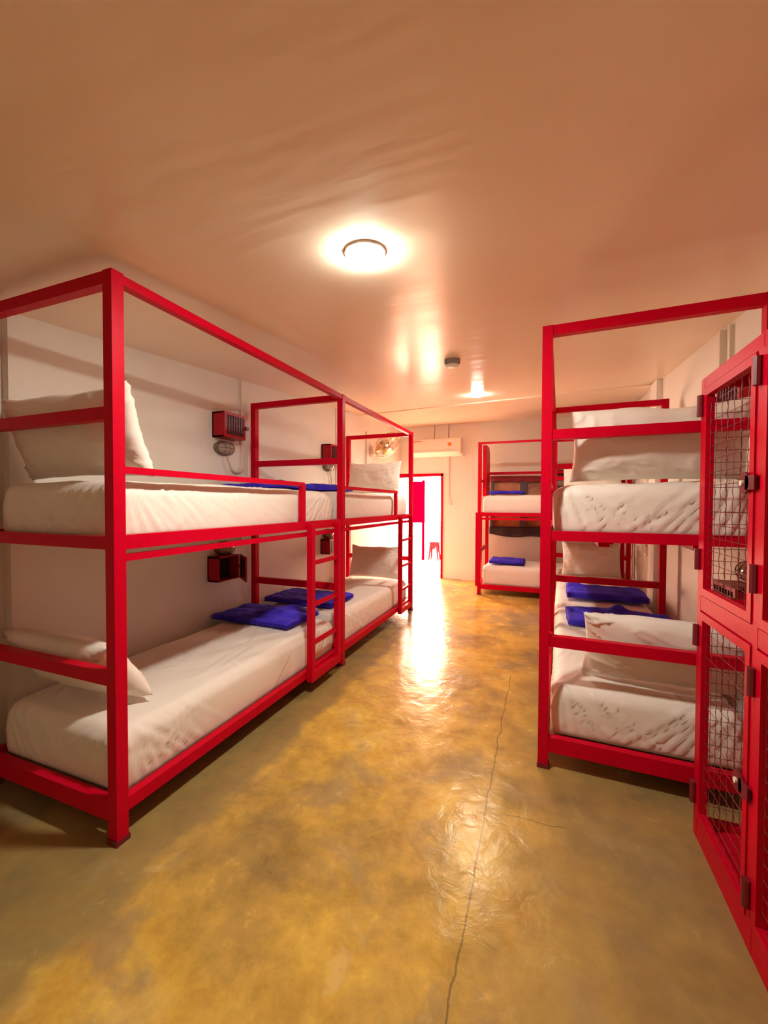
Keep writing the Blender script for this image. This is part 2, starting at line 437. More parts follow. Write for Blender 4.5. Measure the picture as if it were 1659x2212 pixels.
LO = Vector((-1.5578, 1.1155, 0)); LA = -0.0031
RO = Vector((-0.0099, 2.2607, 0)); RA = -0.0366
EO = Vector((-0.9073, 6.258, 0))
G_B = 'red steel bunk frames'
rowL, stL = bunk_row(LO, LA, -1, (1.95, 1.933), .9334, 'long red steel bunk frame with two bays, standing under the wall fan', G_B)
rowR, stR = bunk_row(RO, RA, 1, (1.943, 1.931), .9394, 'long red steel bunk frame with two bays, standing beside the wire lockers', G_B)
def Lp(w, s, z): return Matrix.Translation(LO) @ Matrix.Rotation(LA, 4, 'Z') @ Vector((-w, s, z))
def Rp(w, s, z): return Matrix.Translation(RO) @ Matrix.Rotation(RA, 4, 'Z') @ Vector((w, s, z))

# short bunk against the back wall: local x along its length, y = depth
def short_bunk():
    root = empty('bunk_bed', EO); tag(root, 'short single bay red bunk standing crosswise against the back wall under the window', 'bunk bed', G_B)
    LN, W = 1.93, .95
    def B(name, x0, x1, y0, y1, z0, z1, par=root, mat=M_red):
        return MB().box((x0, y0, z0), (x1, y1, z1)).build(name, mat, par, bevel=.004)
    for x0 in (0.0, LN-PT):
        for y0 in (0.0, W-PT):
            p = B('post', x0, x0+PT, y0, y0+PT, .012, 2.285 if y0 == 0 else 1.92)
            B('foot_cap', x0-.004, x0+PT+.004, y0-.004, y0+PT+.004, 0, .022, p, M_hinge)
        for (z0, z1) in ((1.70, 1.73), (1.18, 1.232), (.635, .685), (.09, .156)):
            B('end_rail', x0+.004, x0+PT-.004, PT, W-PT, z0, z1)
    B('top_rail', PT, LN-PT, .004, PT-.004, 2.256, 2.285)
    for y0 in (.004, W-PT+.004):
        B('side_rail', PT, LN-PT, y0, y0+PT-.008, 1.18, 1.236); B('side_rail', PT, LN-PT, y0, y0+PT-.008, .09, .156)
    B('ladder_rail', PT, LN-PT, .008, .036, 1.128, 1.158)
    B('guard_rail', PT, LN-PT, W-PT+.008, W-.008, 1.855, 1.90)
    lad = B('ladder', -.03, .0, .0, .04, .13, 1.235)
    B('upright', -.03, 0.0, .46, .50, .13, 1.235, lad)
    for z in (.362, .668, .938): B('rung', -.026, -.004, .04, .46, z-.014, z+.014, lad)
    # head board plate at the ladder end, with a clipped corner
    MB().prism([(.46, 1.49), (.90, 1.49), (.90, 2.20), (.80, 2.30), (.46, 2.30)], 0, .012, .068).build('end_board', M_red, root, bevel=.003)
    for z in (.128, 1.199): B('bed_board', PT, LN-PT, PT, W-PT, z-.012, z+.012, root, M_ply)
    return root
short_bunk()

# ------------------------------------------------------------------ bedding
def mattress(name, fn, w0, w1, s0, s1, z0, z1, seed, label, fold=1.0, fine=True):
    """rounded block wrapped in a creased sheet; fn maps (w,s,z) to the world"""
    nx, ny, nz = (56, 130, 16) if fine else (30, 70, 10)
    rnd = random.Random(seed*101)
    c = Vector(((w0+w1)/2, (s0+s1)/2, (z0+z1)/2)); h = Vector(((w1-w0)/2, (s1-s0)/2, (z1-z0)/2))
    r = min(.055, h.z*.5); bm = bmesh.new(); V = {}
    off = Vector((seed*13.7, seed*7.1, seed*3.3))
    lim = .012
    # sheet creases: on the long sides, on the short ends, and long drawn folds over the top
    def side_strokes(half, n):
        L_ = []
        for e in (-1, 1):
            for k in range(8):
                L_.append((e*(half-.03-.045*k-.02*rnd.random()), e*(.25+.16*k)*(.6+.8*rnd.random()), rnd.uniform(.007, .013), rnd.uniform(.008, .015), rnd.uniform(-.2, .3), rnd.uniform(.5, 1.0)))
        for k in range(n):
            L_.append((rnd.uniform(-half, half), rnd.choice((-1, 1))*rnd.uniform(.5, 2.6), rnd.uniform(.003, .008), rnd.uniform(.007, .014), rnd.uniform(-.9, .3), rnd.uniform(.4, .9)))
        return L_
    LS = [side_strokes(h.y, 22), side_strokes(h.y, 22)]; ES = [side_strokes(h.x, 7), side_strokes(h.x, 7)]
    TS = []
    for k in range(26):
        a = rnd.gauss(.0, .38)+(PI/2 if rnd.random() < .25 else 0)
        TS.append((rnd.uniform(-h.x, h.x)*.9, rnd.uniform(-h.y, h.y)*.95, math.sin(a), math.cos(a), rnd.uniform(.12, .42), rnd.uniform(.008, .016), rnd.uniform(.003, .0075)))
    def side_fold(t, zz, L_):
        v = 0.0
        for (t0, sl, A, w, za, zl) in L_:
            d = (t - t0 - sl*(zz-.5)*2*h.z)/w
            if abs(d) < 4:
                q = (zz-.5-za)/zl
                v += A*(math.exp(-d*d)-.6*math.exp(-(d-1.7)**2))*math.exp(-q*q)
        return v
    def top_fold(x, y):
        v = 0.0
        for (x0, y0, dx, dy, ln, w, A) in TS:
            u, q = (x-x0)*dx+(y-y0)*dy, (x-x0)*dy-(y-y0)*dx
            q += .03*math.sin(u*9+x0*40)
            if abs(u) < ln and abs(q) < 4*w:
                v += A*(math.exp(-(q/w)**2)-.5*math.exp(-((q-1.8*w)/w)**2))*(1-(u/ln)**2)
        return v
    def vert(i, j, k):
        if (i, j, k) in V: return V[(i, j, k)]
        p = Vector(((2*i/nx-1)*h.x, (2*j/ny-1)*h.y, (2*k/nz-1)*h.z))
        rr = r if p.z > 0 else .02
        q = Vector([max(-h[a]+rr, min(h[a]-rr, p[a])) for a in range(3)])
        d = p-q; n = d.normalized() if d.length > 1e-6 else Vector((0, 0, 1))
        if d.length > 1e-6: p = q + n*rr
        if n.z > -.5:
            zz = (p.z+h.z)/(2*h.z); side = 1-abs(n.z); top = max(0, n.z)
            bul = .008*math.sin(PI*min(1, max(0, zz)))*side
            if abs(n.x) >= abs(n.y): f = side_fold(p.y, zz, LS[0 if n.x < 0 else 1])
            else: f = side_fold(p.x, zz, ES[0 if n.y < 0 else 1])
            low = sm(zz*4)
            nz_ = .006*mn.noise(p*4+off) + .0025*mn.noise(p*13+off)
            # rounded shoulders sag a little along the rim
            rim = -.006*(.5+.5*mn.noise(Vector((p.x*5, p.y*5, seed))))*(1-abs(2*top-1))
            o = p + n*((bul+f*fold*side*low*1.1) + (top_fold(p.x, p.y) if top > .2 else 0)*top + nz_*(.5+.5*top)*low + rim)
            o.z += .014*(1-(p.x/h.x)**2)*(1-(p.y/h.y)**4)*top
            o.x = max(-h.x-lim, min(h.x+lim, o.x)); o.y = max(-h.y-lim, min(h.y+lim, o.y))
            p = o
        V[(i, j, k)] = bm.verts.new(fn(*(c+p))); return V[(i, j, k)]
    for k in (0, nz):
        for i in range(nx):
            for j in range(ny): bm.faces.new([vert(i,j,k), vert(i+1,j,k), vert(i+1,j+1,k), vert(i,j+1,k)])
    for k in range(nz):
        for i in range(nx):
            for j in (0, ny): bm.faces.new([vert(i,j,k), vert(i+1,j,k), vert(i+1,j,k+1), vert(i,j,k+1)])
        for j in range(ny):
            for i in (0, nx): bm.faces.new([vert(i,j,k), vert(i,j+1,k), vert(i,j+1,k+1), vert(i,j,k+1)])
    bmesh.ops.recalc_face_normals(bm, faces=bm.faces[:])
    me = bpy.data.meshes.new(name); bm.to_mesh(me); bm.free()
    return tag(link(name, me, M_sheet, None, True), label, 'mattress', 'mattresses in white sheets')

def pillow(fn, wc, width, height, thick, base_s, base_z, lean, seed, label, sdir=1, sag=.0, roll=0.0):
    """leaning pillow: bottom edge at (base_s, base_z), tilted back by `lean` towards -sdir"""
    bm = bmesh.new(); nu, nv = 56, 40; rnd = Vector((seed*3.1, seed*1.7, seed*.9))
    F, Bk = [], []
    def P(u, v, side):
        a, b = abs(u), abs(v)
        body = max(0.0, (1-a**3.2))**.55 * max(0.0, (1-b**2.6))**.6
        t = thick/2*body
        # outline: pointed corners, edges drawn in between them
        x = u*width/2*(1-.045*(1-b*b)); y = v*height/2*(1-.07*(1-a*a))
        wr = mn.noise(Vector((u*2.2, v*2.4, 0))+rnd)
        crn = max(0, 1-abs(mn.noise(Vector((u*3.5+v*2.5, v*3.0-u*1.4, 1.3))+rnd))*4)**2*.012*(a*b+.3)
        ang = math.atan2(1-b, 1-a+1e-4); crn += .010*max(0, math.sin(ang*9+seed*2))**2*math.exp(-((1-a)**2+(1-b)**2)/.10)
        t = t*(1+.14*wr) + crn*(1 if t > .004 else 0)
        edge = .010*mn.noise(Vector((u*4, v*4, 3.0))+rnd)*(1-body)
        y -= sag*(1-a*a)*(v > 0)*v*height*.5
        y += .02*mn.noise(Vector((u*2.0, 5.0, 0))+rnd)*max(0, v)
        xx, yy = x*math.cos(roll)-y*math.sin(roll), x*math.sin(roll)+y*math.cos(roll)
        y = yy+height/2
        n = side*t+edge
        s = base_s - sdir*(y*math.sin(lean)) + sdir*n*math.cos(lean)
        z = base_z + y*math.cos(lean) + n*math.sin(lean)
        return fn(wc+xx, s, z)
    for side, R in ((1, F), (-1, Bk)):
        for i in range(nu+1):
            col = []
            for k in range(nv+1):
                u = -1+2*i/nu; v = -1+2*k/nv
                u = math.copysign(abs(u)**.8, u); v = math.copysign(abs(v)**.8, v)
                if side == -1 and (i in (0, nu) or k in (0, nv)): col.append(F[i][k]); continue
                col.append(bm.verts.new(P(u, v, side)))
            R.append(col)
    for R in (F, Bk):
        for i in range(nu):
            for k in range(nv): bm.faces.new([R[i][k], R[i+1][k], R[i+1][k+1], R[i][k+1]])
    bmesh.ops.recalc_face_normals(bm, faces=bm.faces[:])
    me = bpy.data.meshes.new('pillow'); bm.to_mesh(me); bm.free()
    return tag(link('pillow', me, M_sheet, None, True), label, 'pillow', 'white pillows')

def towel(fn, w0, w1, s0, s1, z, th, seed, label, lump=(), skew=0.0):
    """folded towel: rounded slab of stacked folds with a creased top"""
    bm = bmesh.new(); nx, ny = 40, 28; rnd = Vector((seed*2.3, seed*5.1, 0))
    W, D = w1-w0, s1-s0
    def H(u, v):
        a, b = abs(2*u-1), abs(2*v-1)
        e = (1-a**14)**.5*(1-b**12)**.5
        h = th*(.62+.38*e)
        h += .010*mn.noise(Vector((u*5, v*4, 0))+rnd) + .006*max(0, 1-abs(mn.noise(Vector((u*4+v*3, v*5, 2))+rnd))*3)
        for (lu, lv, lr, lh) in lump: h += lh*math.exp(-((u-lu)**2+(v-lv)**2*.6)/lr**2)
        return max(h, th*.3)
    def P(u, v, lvl):
        a, b = 2*u-1, 2*v-1
        ins = .012*math.sin(PI*lvl*2)**2 if 0 < lvl < 1 else 0
        wob = .012*mn.noise(Vector((u*3, v*3, 7))+rnd)
        w = w0+W*u + wob - math.copysign(ins, a)*(abs(a) > .98) + skew*(v-.5)
        s = s0+D*v + .5*wob - math.copysign(ins, b)*(abs(b) > .98)
        return fn(w, s, z + (H(u, v)*lvl if lvl else 0))
    lv = [0, .25, .5, .75, 1.0]; G = {}
    def vt(i, k, l):
        key = (i, k, l)
        if key not in G: G[key] = bm.verts.new(P(i/nx, k/ny, lv[l]))
        return G[key]
    for l in (0, 4):
        for i in range(nx):
            for k in range(ny): bm.faces.new([vt(i,k,l), vt(i+1,k,l), vt(i+1,k+1,l), vt(i,k+1,l)])
    for l in range(4):
        for i in range(nx):
            for k in (0, ny): bm.faces.new([vt(i,k,l), vt(i+1,k,l), vt(i+1,k,l+1), vt(i,k,l+1)])
        for k in range(ny):
            for i in (0, nx): bm.faces.new([vt(i,k,l), vt(i,k+1,l), vt(i,k+1,l+1), vt(i,k,l+1)])
    bmesh.ops.recalc_face_normals(bm, faces=bm.faces[:])
    me = bpy.data.meshes.new('folded_towel'); bm.to_mesh(me); bm.free()
    return tag(link('folded_towel', me, M_towel, None, True), label, 'towel', 'folded blue towels')

ZL0, ZL1, ZU0, ZU1 = .142, .405, 1.213, 1.458
l1, l2 = stL[1], stL[2]; r1, r2 = stR[1], stR[2]
FB, LB, EB = 'fan-side bunk', 'locker-side bunk', 'short back-wall bunk'
mattress('mattress', Lp, .066, .868, .068, l1-.045, ZL0, ZL1, 1, 'white-sheeted mattress on the lower berth of the near bay, fan-side bunk, by the first ladder')
mattress('mattress', Lp, .066, .868, .068, l1-.045, ZU0, ZU1, 2, 'white-sheeted mattress on the upper berth of the near bay, fan-side bunk')
mattress('mattress', Lp, .066, .868, l1+.068, l2-.03, ZL0, ZL1, 3, 'white-sheeted mattress on the lower berth of the fan-side bunk bay next to the doorway')
mattress('mattress', Lp, .066, .868, l1+.068, l2-.03, ZU0, ZU1, 4, 'white-sheeted mattress on the upper berth of the fan-side bunk bay next to the doorway')
mattress('mattress', Rp, .068, .872, .07, r1-.045, ZL0+.01, ZL1+.015, 5, 'white-sheeted mattress on the lower berth right behind the wire lockers', .9)
mattress('mattress', Rp, .068, .872, .07, r1-.045, ZU0, ZU1+.01, 6, 'white-sheeted mattress with gathered corner on the upper berth right behind the wire lockers', 1.2)
mattress('mattress', Rp, .066, .872, r1+.07, r2-.04, ZL0+.01, ZL1+.01, 7, 'white-sheeted mattress on the lower berth of the locker-side bunk, farther bay')
mattress('mattress', Rp, .066, .872, r1+.07, r2-.04, ZU0, ZU1, 8, 'white-sheeted mattress on the upper berth of the locker-side bunk, farther bay', 1.0, False)
Ep = lambda w, s, z: EO + Vector((s, w, z))
mattress('mattress', Ep, .068, .88, .08, 1.85, ZL0, ZL1+.03, 9, 'white-sheeted mattress on the lower berth of the short bunk against the back wall', 1.5, False)
mattress('mattress', Ep, .068, .88, .08, 1.85, ZU0, ZU1+.03, 10, 'white-sheeted mattress on the upper berth of the short bunk against the back wall', 1.5, False)

pillow(Lp, .51, .88, .42, .17, .24, ZU1+.025, .31, 1, 'white pillow leaning at the near end of the upper fan-side berth', sag=.08)
pillow(Lp, .55, .74, .37, .18, .315, ZL1+.04, .66, 2, 'white pillow slumped at the near end of the lower fan-side berth', sag=.03)
pillow(Lp, .47, .72, .44, .15, l2-.18, ZU1+.02, .22, 3, 'white pillow propped on the upper berth in front of the doorway', sdir=-1, sag=.09)
pillow(Lp, .44, .68, .42, .16, l2-.22, ZL1+.02, .24, 4, 'white pillow propped on the lower berth in front of the doorway', sdir=-1, sag=.05)
pillow(Rp, .53, .78, .395, .20, .27, ZU1+.030, .40, 5, 'plump white pillow propped on the upper berth right behind the lockers', sag=.03)
pillow(Rp, .61, .80, .42, .17, .27, ZL1+.03, .42, 6, 'white pillow propped on the lower berth right behind the lockers', sag=.04)
pillow(Rp, .47, .70, .45, .17, r2-.16, ZL1+.02, .22, 7, 'white pillow with a folded corner at the far end of the lower locker-side berth', sdir=-1, sag=.05)
pillow(Rp, .47, .70, .44, .16, r2-.16, ZU1+.02, .22, 8, 'white pillow at the far end of the upper locker-side berth, mostly hidden', sdir=-1)

TZ = .026
towel(Lp, .20, .93, 1.46, 1.90, ZL1+TZ, .035, 1, 'rumpled blue towel with a lump, lower fan-side berth beside the first ladder', lump=((.38, .55, .22, .035), (.28, .9, .12, .03)), skew=-.02)
towel(Lp, .20, .93, 2.12, 2.60, ZL1+TZ, .042, 2, 'neatly folded blue towel behind the first ladder, on the berth leading to the doorway')
towel(Lp, .20, .90, 1.48, 1.90, ZU1+TZ, .035, 3, 'blue towel with a raised lump on the near upper fan-side berth', lump=((.5, .95, .14, .05),))
towel(Lp, .20, .90, 2.12, 2.58, ZU1+TZ, .045, 4, 'blue towel on the upper berth of the bay next to the doorway', lump=((.3, .3, .2, .02),))
towel(Rp, .15, .90, 1.17, 1.66, ZL1+TZ+.015, .042, 5, 'blue towel with a pinched ridge, partly behind the pillow near the lockers', lump=((.52, .88, .07, .05),))
towel(Rp, .16, .86, 2.14, 2.64, ZL1+TZ+.022, .055, 6, 'flat blue towel with a dark front fold on the farther lower locker-side berth', lump=((.08, .9, .12, .03),))
towel(Ep, .12, .62, .15, .66, ZL1+.062, .04, 7, 'blue towel on the lower berth of the short bunk against the back wall')
towel(Ep, .12, .55, .14, .66, ZU1+.062, .035, 8, 'purple-blue towel lying flat on the upper berth of the short bunk')

# ------------------------------------------------------------------ wall boxes, reading lamps, cabling
def wall_frame(side, y):
    """matrix: local x = out of the wall, y = along the wall, z up"""
    if side == 'L': return Matrix.Translation((xl(y), y, 0))
    if side == 'R': return Matrix.Translation((xr(y), y, 0)) @ Matrix.Diagonal((-1, 1, 1, 1))
    return Matrix.Translation((y, YB, 0)) @ Matrix(((0, 1, 0, 0), (-1, 0, 0, 0), (0, 0, 1, 0), (0, 0, 0, 1)))
def red_box(side, y0, y1, z0, z1, label, ajar=0.0, bars='v', light=False):
    yc = (y0+y1)/2; M = wall_frame(side, yc); hw = (y1-y0)/2; d = .115
    root = empty('wall_box', M.translation + Vector((0, 0, z0))); tag(root, label, 'box', 'red metal boxes on the walls')
    R = Matrix.Translation((0, 0, 0)) ; R = M.copy(); R.translation = Vector((0, 0, 0))
    H = z1-z0; t = .012
    b = MB(); b.box((0, -hw, 0), (t, hw, H)); b.box((0, -hw, 0), (d, -hw+t, H)); b.box((0, hw-t, 0), (d, hw, H)); b.box((0, -hw, 0), (d, hw, t)); b.box((0, -hw, H-t), (d, hw, H))
    b.build('body', M_redbox, root, xf=R)
    MB().box((t, -hw+t, t), (t+.006, hw-t, H-t)).build('inner_plate', M_dark, root, xf=R)
    # barred door, hinged on the far side; slightly ajar where asked
    dm = MB(); f = .022
    D = Matrix.Translation((d+.002, -hw, 0)) @ Matrix.Rotation(-ajar, 4, 'Z')
    if ajar: D = Matrix.Translation((d+.002, hw, 0)) @ Matrix.Rotation(ajar, 4, 'Z') @ Matrix.Translation((0, -2*hw, 0))
    dm.box((0, 0, 0), (.012, f, H)); dm.box((0, 2*hw-f, 0), (.012, 2*hw, H)); dm.box((0, f, 0), (.012, 2*hw-f, f)); dm.box((0, f, H-f), (.012, 2*hw-f, H))
    door = dm.build('door', M_redbox, root, xf=R @ D)
    pn = MB(); pn.box((.003, f, f), (.006, 2*hw-f, H-f)); pn.build('pane', M_glassy, door, xf=R @ D)
    bb = MB()
    for k in range(1, 7):
        q = f+(2*hw-2*f)*k/7; bb.box((.006, q-.003, f), (.012, q+.003, H-f))
    for k in range(1, 4):
        q = f+(H-2*f)*k/4; bb.box((.007, f, q-.002), (.011, 2*hw-f, q+.002))
    bb.build('grille', M_white if light else M_hinge, door, xf=R @ D)
    l = MB(); l.box((.0, 2*hw-.012, H*.42), (.03, 2*hw+.022, H*.56)); l.build('latch', M_hinge, door, xf=R @ D)
    return root
def reading_lamp(side, y, z, label, cable=True):
    M = wall_frame(side, y); R = M.copy(); R.translation = Vector((0, 0, 0))
    root = empty('reading_lamp', M.translation + Vector((0, 0, z))); tag(root, label, 'lamp', 'oval wall lamps')
    MB().lathe([(.060, 0.0), (.060, .022), (.055, .028)], axis='x', seg=28, sx=1.75).build('base', M_lampbody, root, smooth=False, xf=R)
    MB().lathe([(.052, .028), (.051, .045), (.044, .062), (.030, .074), (.012, .080), (.001, .081)], axis='x', seg=28, sx=1.75).build('lens', M_lampglass, root, smooth=True, xf=R)
    g = MB()
    for q in (-.05, 0, .05):
        g.tube([(.026 + .058*math.sin(PI*k/10), q, .052*math.cos(PI*k/10)) for k in range(11)], .003, 6)
    g.tube([(.026 + .060*math.sin(PI*k/14), .098*math.cos(PI*k/14), 0) for k in range(15)], .003, 6)
    g.build('cage', M_lampbody, root, smooth=True, xf=R)
    return root
GB = [('L', 2.645, 2.895, 1.905, 2.11, 'red box with a dark pane high on the wall over the nearest upper berth', 0, False),
      ('L', 2.585, 2.825, .728, .93, 'dark red box with its barred door ajar over the nearest lower berth', .9, False),
      ('L', 4.42, 4.66, 1.895, 2.085, 'red box on the wall behind the middle post, over the upper berth by the doorway', 0, False),
      ('L', 4.40, 4.64, .745, .925, 'red box with a white grille on the wall behind the first ladder', 0, True),
      ('R', 2.60, 2.90, 1.86, 2.08, 'red box on the wall seen through the upper wire locker door', 0, False),
      ('R', 2.60, 2.90, .765, .935, 'red box on the wall under a round lamp, seen through the wire locker', 0, False),
      ('B', .16, .40, 1.78, 1.95, 'small red box on the back wall above the short bunk', 0, False)]
for a in GB: red_box(a[0], a[1], a[2], a[3], a[4], a[5], a[6], light=a[7])
GL = [('L', 2.76, 1.825, 'oval bronze lamp with a looping cord under the red box over the nearest upper berth'),
      ('L', 2.76, .985, 'oval lamp above the red box with the ajar door'),
      ('L', 4.55, 1.825, 'oval lamp under the red box behind the middle post of the fan-side bunk'),
      ('L', 4.55, .985, 'oval lamp above the red box with the white grille'),
      ('R', 2.68, 1.015, 'dark oval lamp on the wall seen through the wire locker door'),
      ('B', .28, 1.71, 'dark oval lamp under the red box on the back wall')]
for a in GL: reading_lamp(*a)

def trunk(side, y, z0, z1, label, wd=.022, dp=.016, name='cable_trunking', mat=None, group='white cable trunking on the walls'):
    M = wall_frame(side, y); R = M.copy(); R.translation = Vector((0, 0, 0))
    o = MB().box((0, -wd/2, 0), (dp, wd/2, z1-z0)).build(name, mat or M_trunk, None, bevel=.002, xf=R)
    o.location = M.translation + Vector((0, 0, z0)); return tag(o, label, 'cable trunking', group)
trunk('L', 2.985, .98, zc(2.98)-.01, 'white trunking strip beside the red box with the looping lamp cord')
trunk('L', 4.79, .95, zc(4.79)-.01, 'white trunking strip beside the middle post of the fan-side bunk')
trunk('R', 3.20, 1.30, zc(3.2)-.02, 'grey-shaded trunking strip rising behind the locker top, the one farther from the camera', .03, .035)
trunk('R', 3.09, 1.30, zc(3.09)-.02, 'pale trunking strip rising behind the locker top, the one closer to the camera', .03, .02)
trunk('R', 5.36, .86, zc(5.36)-.12, 'thin trunking strip on the wall behind the far pilaster', .025, .02)
trunk('B', -1.597, 1.46, 2.24, 'white trunking strip dropping from the air conditioner to the switch', .034, .02)
def plate(side, y, z, wd, ht, label, name='wall_socket', dp=.022):
    M = wall_frame(side, y); R = M.copy(); R.translation = Vector((0, 0, 0))
    root = empty(name, M.translation + Vector((0, 0, z-ht/2))); tag(root, label, name.split('_')[-1])
    MB().box((0, -wd/2, 0), (dp, wd/2, ht)).build('plate', M_white, root, bevel=.003, xf=R)
    MB().box((dp, -wd*.18, ht*.25), (dp+.006, wd*.18, ht*.75)).build('rocker', M_trunk, root, xf=R)
    return root
plate('L', 3.01, 1.645, .085, .10, 'white socket that the looping lamp cord runs into')
plate('B', -1.595, 1.395, .10, .12, 'white light switch under the trunking by the doorway', 'light_switch')
plate('R', 5.33, .845, .07, .10, 'small switch box at the foot of the thin wall trunking', 'switch_box')
# lamp cords
def cord(pts, r, label, mat=M_trunk):
    pts = [Vector(p) for p in pts]; out = []
    for i in range(len(pts)-1):
        p0, p1, p2, p3 = pts[max(i-1, 0)], pts[i], pts[i+1], pts[min(i+2, len(pts)-1)]
        for k in range(6):
            t_ = k/6
            out.append(.5*((2*p1)+(-p0+p2)*t_+(2*p0-5*p1+4*p2-p3)*t_*t_+(-p0+3*p1-3*p2+p3)*t_**3))
    out.append(pts[-1])
    return tag(MB().tube(out, r, 6).build('lamp_cord', mat, None, smooth=True), label, 'cord', 'lamp cords')
for (y, z, s, ye, ze, lb) in ((2.76, 1.825, 1, 2.98, 1.66, 'pale cord looping down from the nearest upper wall lamp to the socket'),
                        (4.55, 1.825, 1, 4.76, 1.62, 'pale cord hanging from the lamp behind the middle post')):
    x = xl(y)
    cord([(x+.03, y+.03, z-.06), (x+.035, y+.05, z-.12), (x+.03, y+.09, ze-.01), (x+.028, y+.15, ze-.025), (x+.024, ye, ze)], .009, lb)

# ------------------------------------------------------------------ wire lockers
def lockers():
    X0, X1, Y1, Y0, H = .603, 1.0, 2.05, .99, 1.874
    root = empty('wire_locker', ((X0+X1)/2, (Y0+Y1)/2, 0))
    tag(root, 'tall red steel locker block with wire mesh doors, beside the bunk with the plump pillow', 'locker')
    O = Vector(((X0+X1)/2, (Y0+Y1)/2, 0))
    XF = Matrix.Translation(-O)
    def B(name, a, b, par=root, mat=M_red, bev=.003): return MB().box(a, b).build(name, mat, par, bevel=bev, xf=XF)
    t = .035; ymid = 1.545
    for y in (Y1-t, ymid-.005, Y0):
        for x in (X0, X1-t): B('post', (x, y, 0), (x+t, y+t, H))
    for x in (X0+.001, X1-t+.001):
        for (z0, z1) in ((0, .085), (.940, .998), (H-.04, H-.001)):
            for (ya, yb) in ((Y0+t, ymid-.005), (ymid-.005+t, Y1-t)): B('crossbar', (x, ya, z0), (x+t-.002, yb, z1))
    for y in (Y0+.001, ymid-.004, Y1-t+.001):
        for (z0, z1) in ((.03, .075), (.945, .990), (H-.039, H-.002)): B('side_bar', (X0+t, y, z0), (X1-t, y+t-.002, z1))
    def grid(plane, a0, a1, b0, b1, c, step, r=.0012, name='wire_mesh', par=root, crimp=.002):
        mb = MB()
        def P(a, b, o): return (c+o, a, b) if plane == 'x' else (a, c+o, b)
        na, nb = max(1, round((a1-a0)/step)), max(1, round((b1-b0)/step))
        for i in range(na+1):
            a = a0+(a1-a0)*i/na; n = nb*2
            mb.tube([P(a+crimp*(1 if k % 2 else -1)*.6, b0+(b1-b0)*k/n, crimp*(1 if (k//1+i) % 2 else -1)*.5) for k in range(n+1)], r, 4, cap=False)
        for j in range(nb+1):
            b = b0+(b1-b0)*j/nb
            mb.tube([P(a0, b, 0), P(a1, b, 0)], r, 4, cap=False)
        return mb.build(name, M_wire, par, xf=XF)
    # doors: two columns, two tiers
    for (ya, yb) in ((ymid+.032, Y1-t-.004), (Y0+t+.004, ymid-.010)):
        for (za, zb, low) in ((1.003, H-.045, False), (.092, .935, True)):
            f = .03; m = MB(); x0, x1 = X0-.004, X0+.024
            m.box((x0, ya, za), (x1, ya+f, zb)); m.box((x0, yb-f, za), (x1, yb, zb)); m.box((x0, ya+f, za), (x1, yb-f, za+f)); m.box((x0, ya+f, zb-f), (x1, yb-f, zb))
            door = m.build('door', M_red, root, bevel=.003, xf=XF)
            grid('x', ya+f, yb-f, za+f, zb-f, X0+.012, .05, par=door)
            for hz in ((za+.10, za+.72) if not low else (za+.05, za+.70)):
                h = MB(); h.tube([(X0-.010, yb+.012, hz), (X0-.010, yb+.012, hz+.085)], .013, 10); h.build('hinge', M_hinge, door, smooth=False, xf=XF)
            hz = (za+zb)/2+.02 if not low else (za+zb)/2-.03
            hs = MB(); hs.lathe([(.034, -.004), (.034, .004)], (X0-.010, ya+.040, hz), 'x', 20); hs.box((X0-.014, ya-.03, hz-.022), (X0-.006, ya+.03, hz+.022))
            hasp = hs.build('hasp', M_hinge, door, xf=XF)
            MB().lathe([(.009, -.004), (.009, .004)], (X0-.016, ya+.046, hz), 'x', 12).build('bolt', M_white, hasp, xf=XF)
    # mesh side walls and shelves
    for y in (Y1-.018, ymid+.012, Y0+.018):
        for (za, zb) in ((.08, .945), (.99, H-.04)): grid('y', X0+t, X1-t, za, zb, y, .05, name='side_mesh', crimp=.0028)
    for (za, zb) in ((.08, .945), (.99, H-.04)):
        for (ya, yb) in ((ymid+.03, Y1-t), (Y0+t, ymid-.005)): grid('x', ya, yb, za, zb, X1-.018, .05, name='back_mesh', crimp=.002)
    for z in (.04, .955):
        for (ya, yb) in ((ymid+.03, Y1-t), (Y0+t, ymid-.005)): B('shelf', (X0+t, ya, z), (X1-t, yb, z+.012), mat=M_red)
    B('top_panel', (X0+.002, Y0+.002, H-.001), (X1-.002, Y1-.002, H+.004), bev=0)
    return root
lockers()

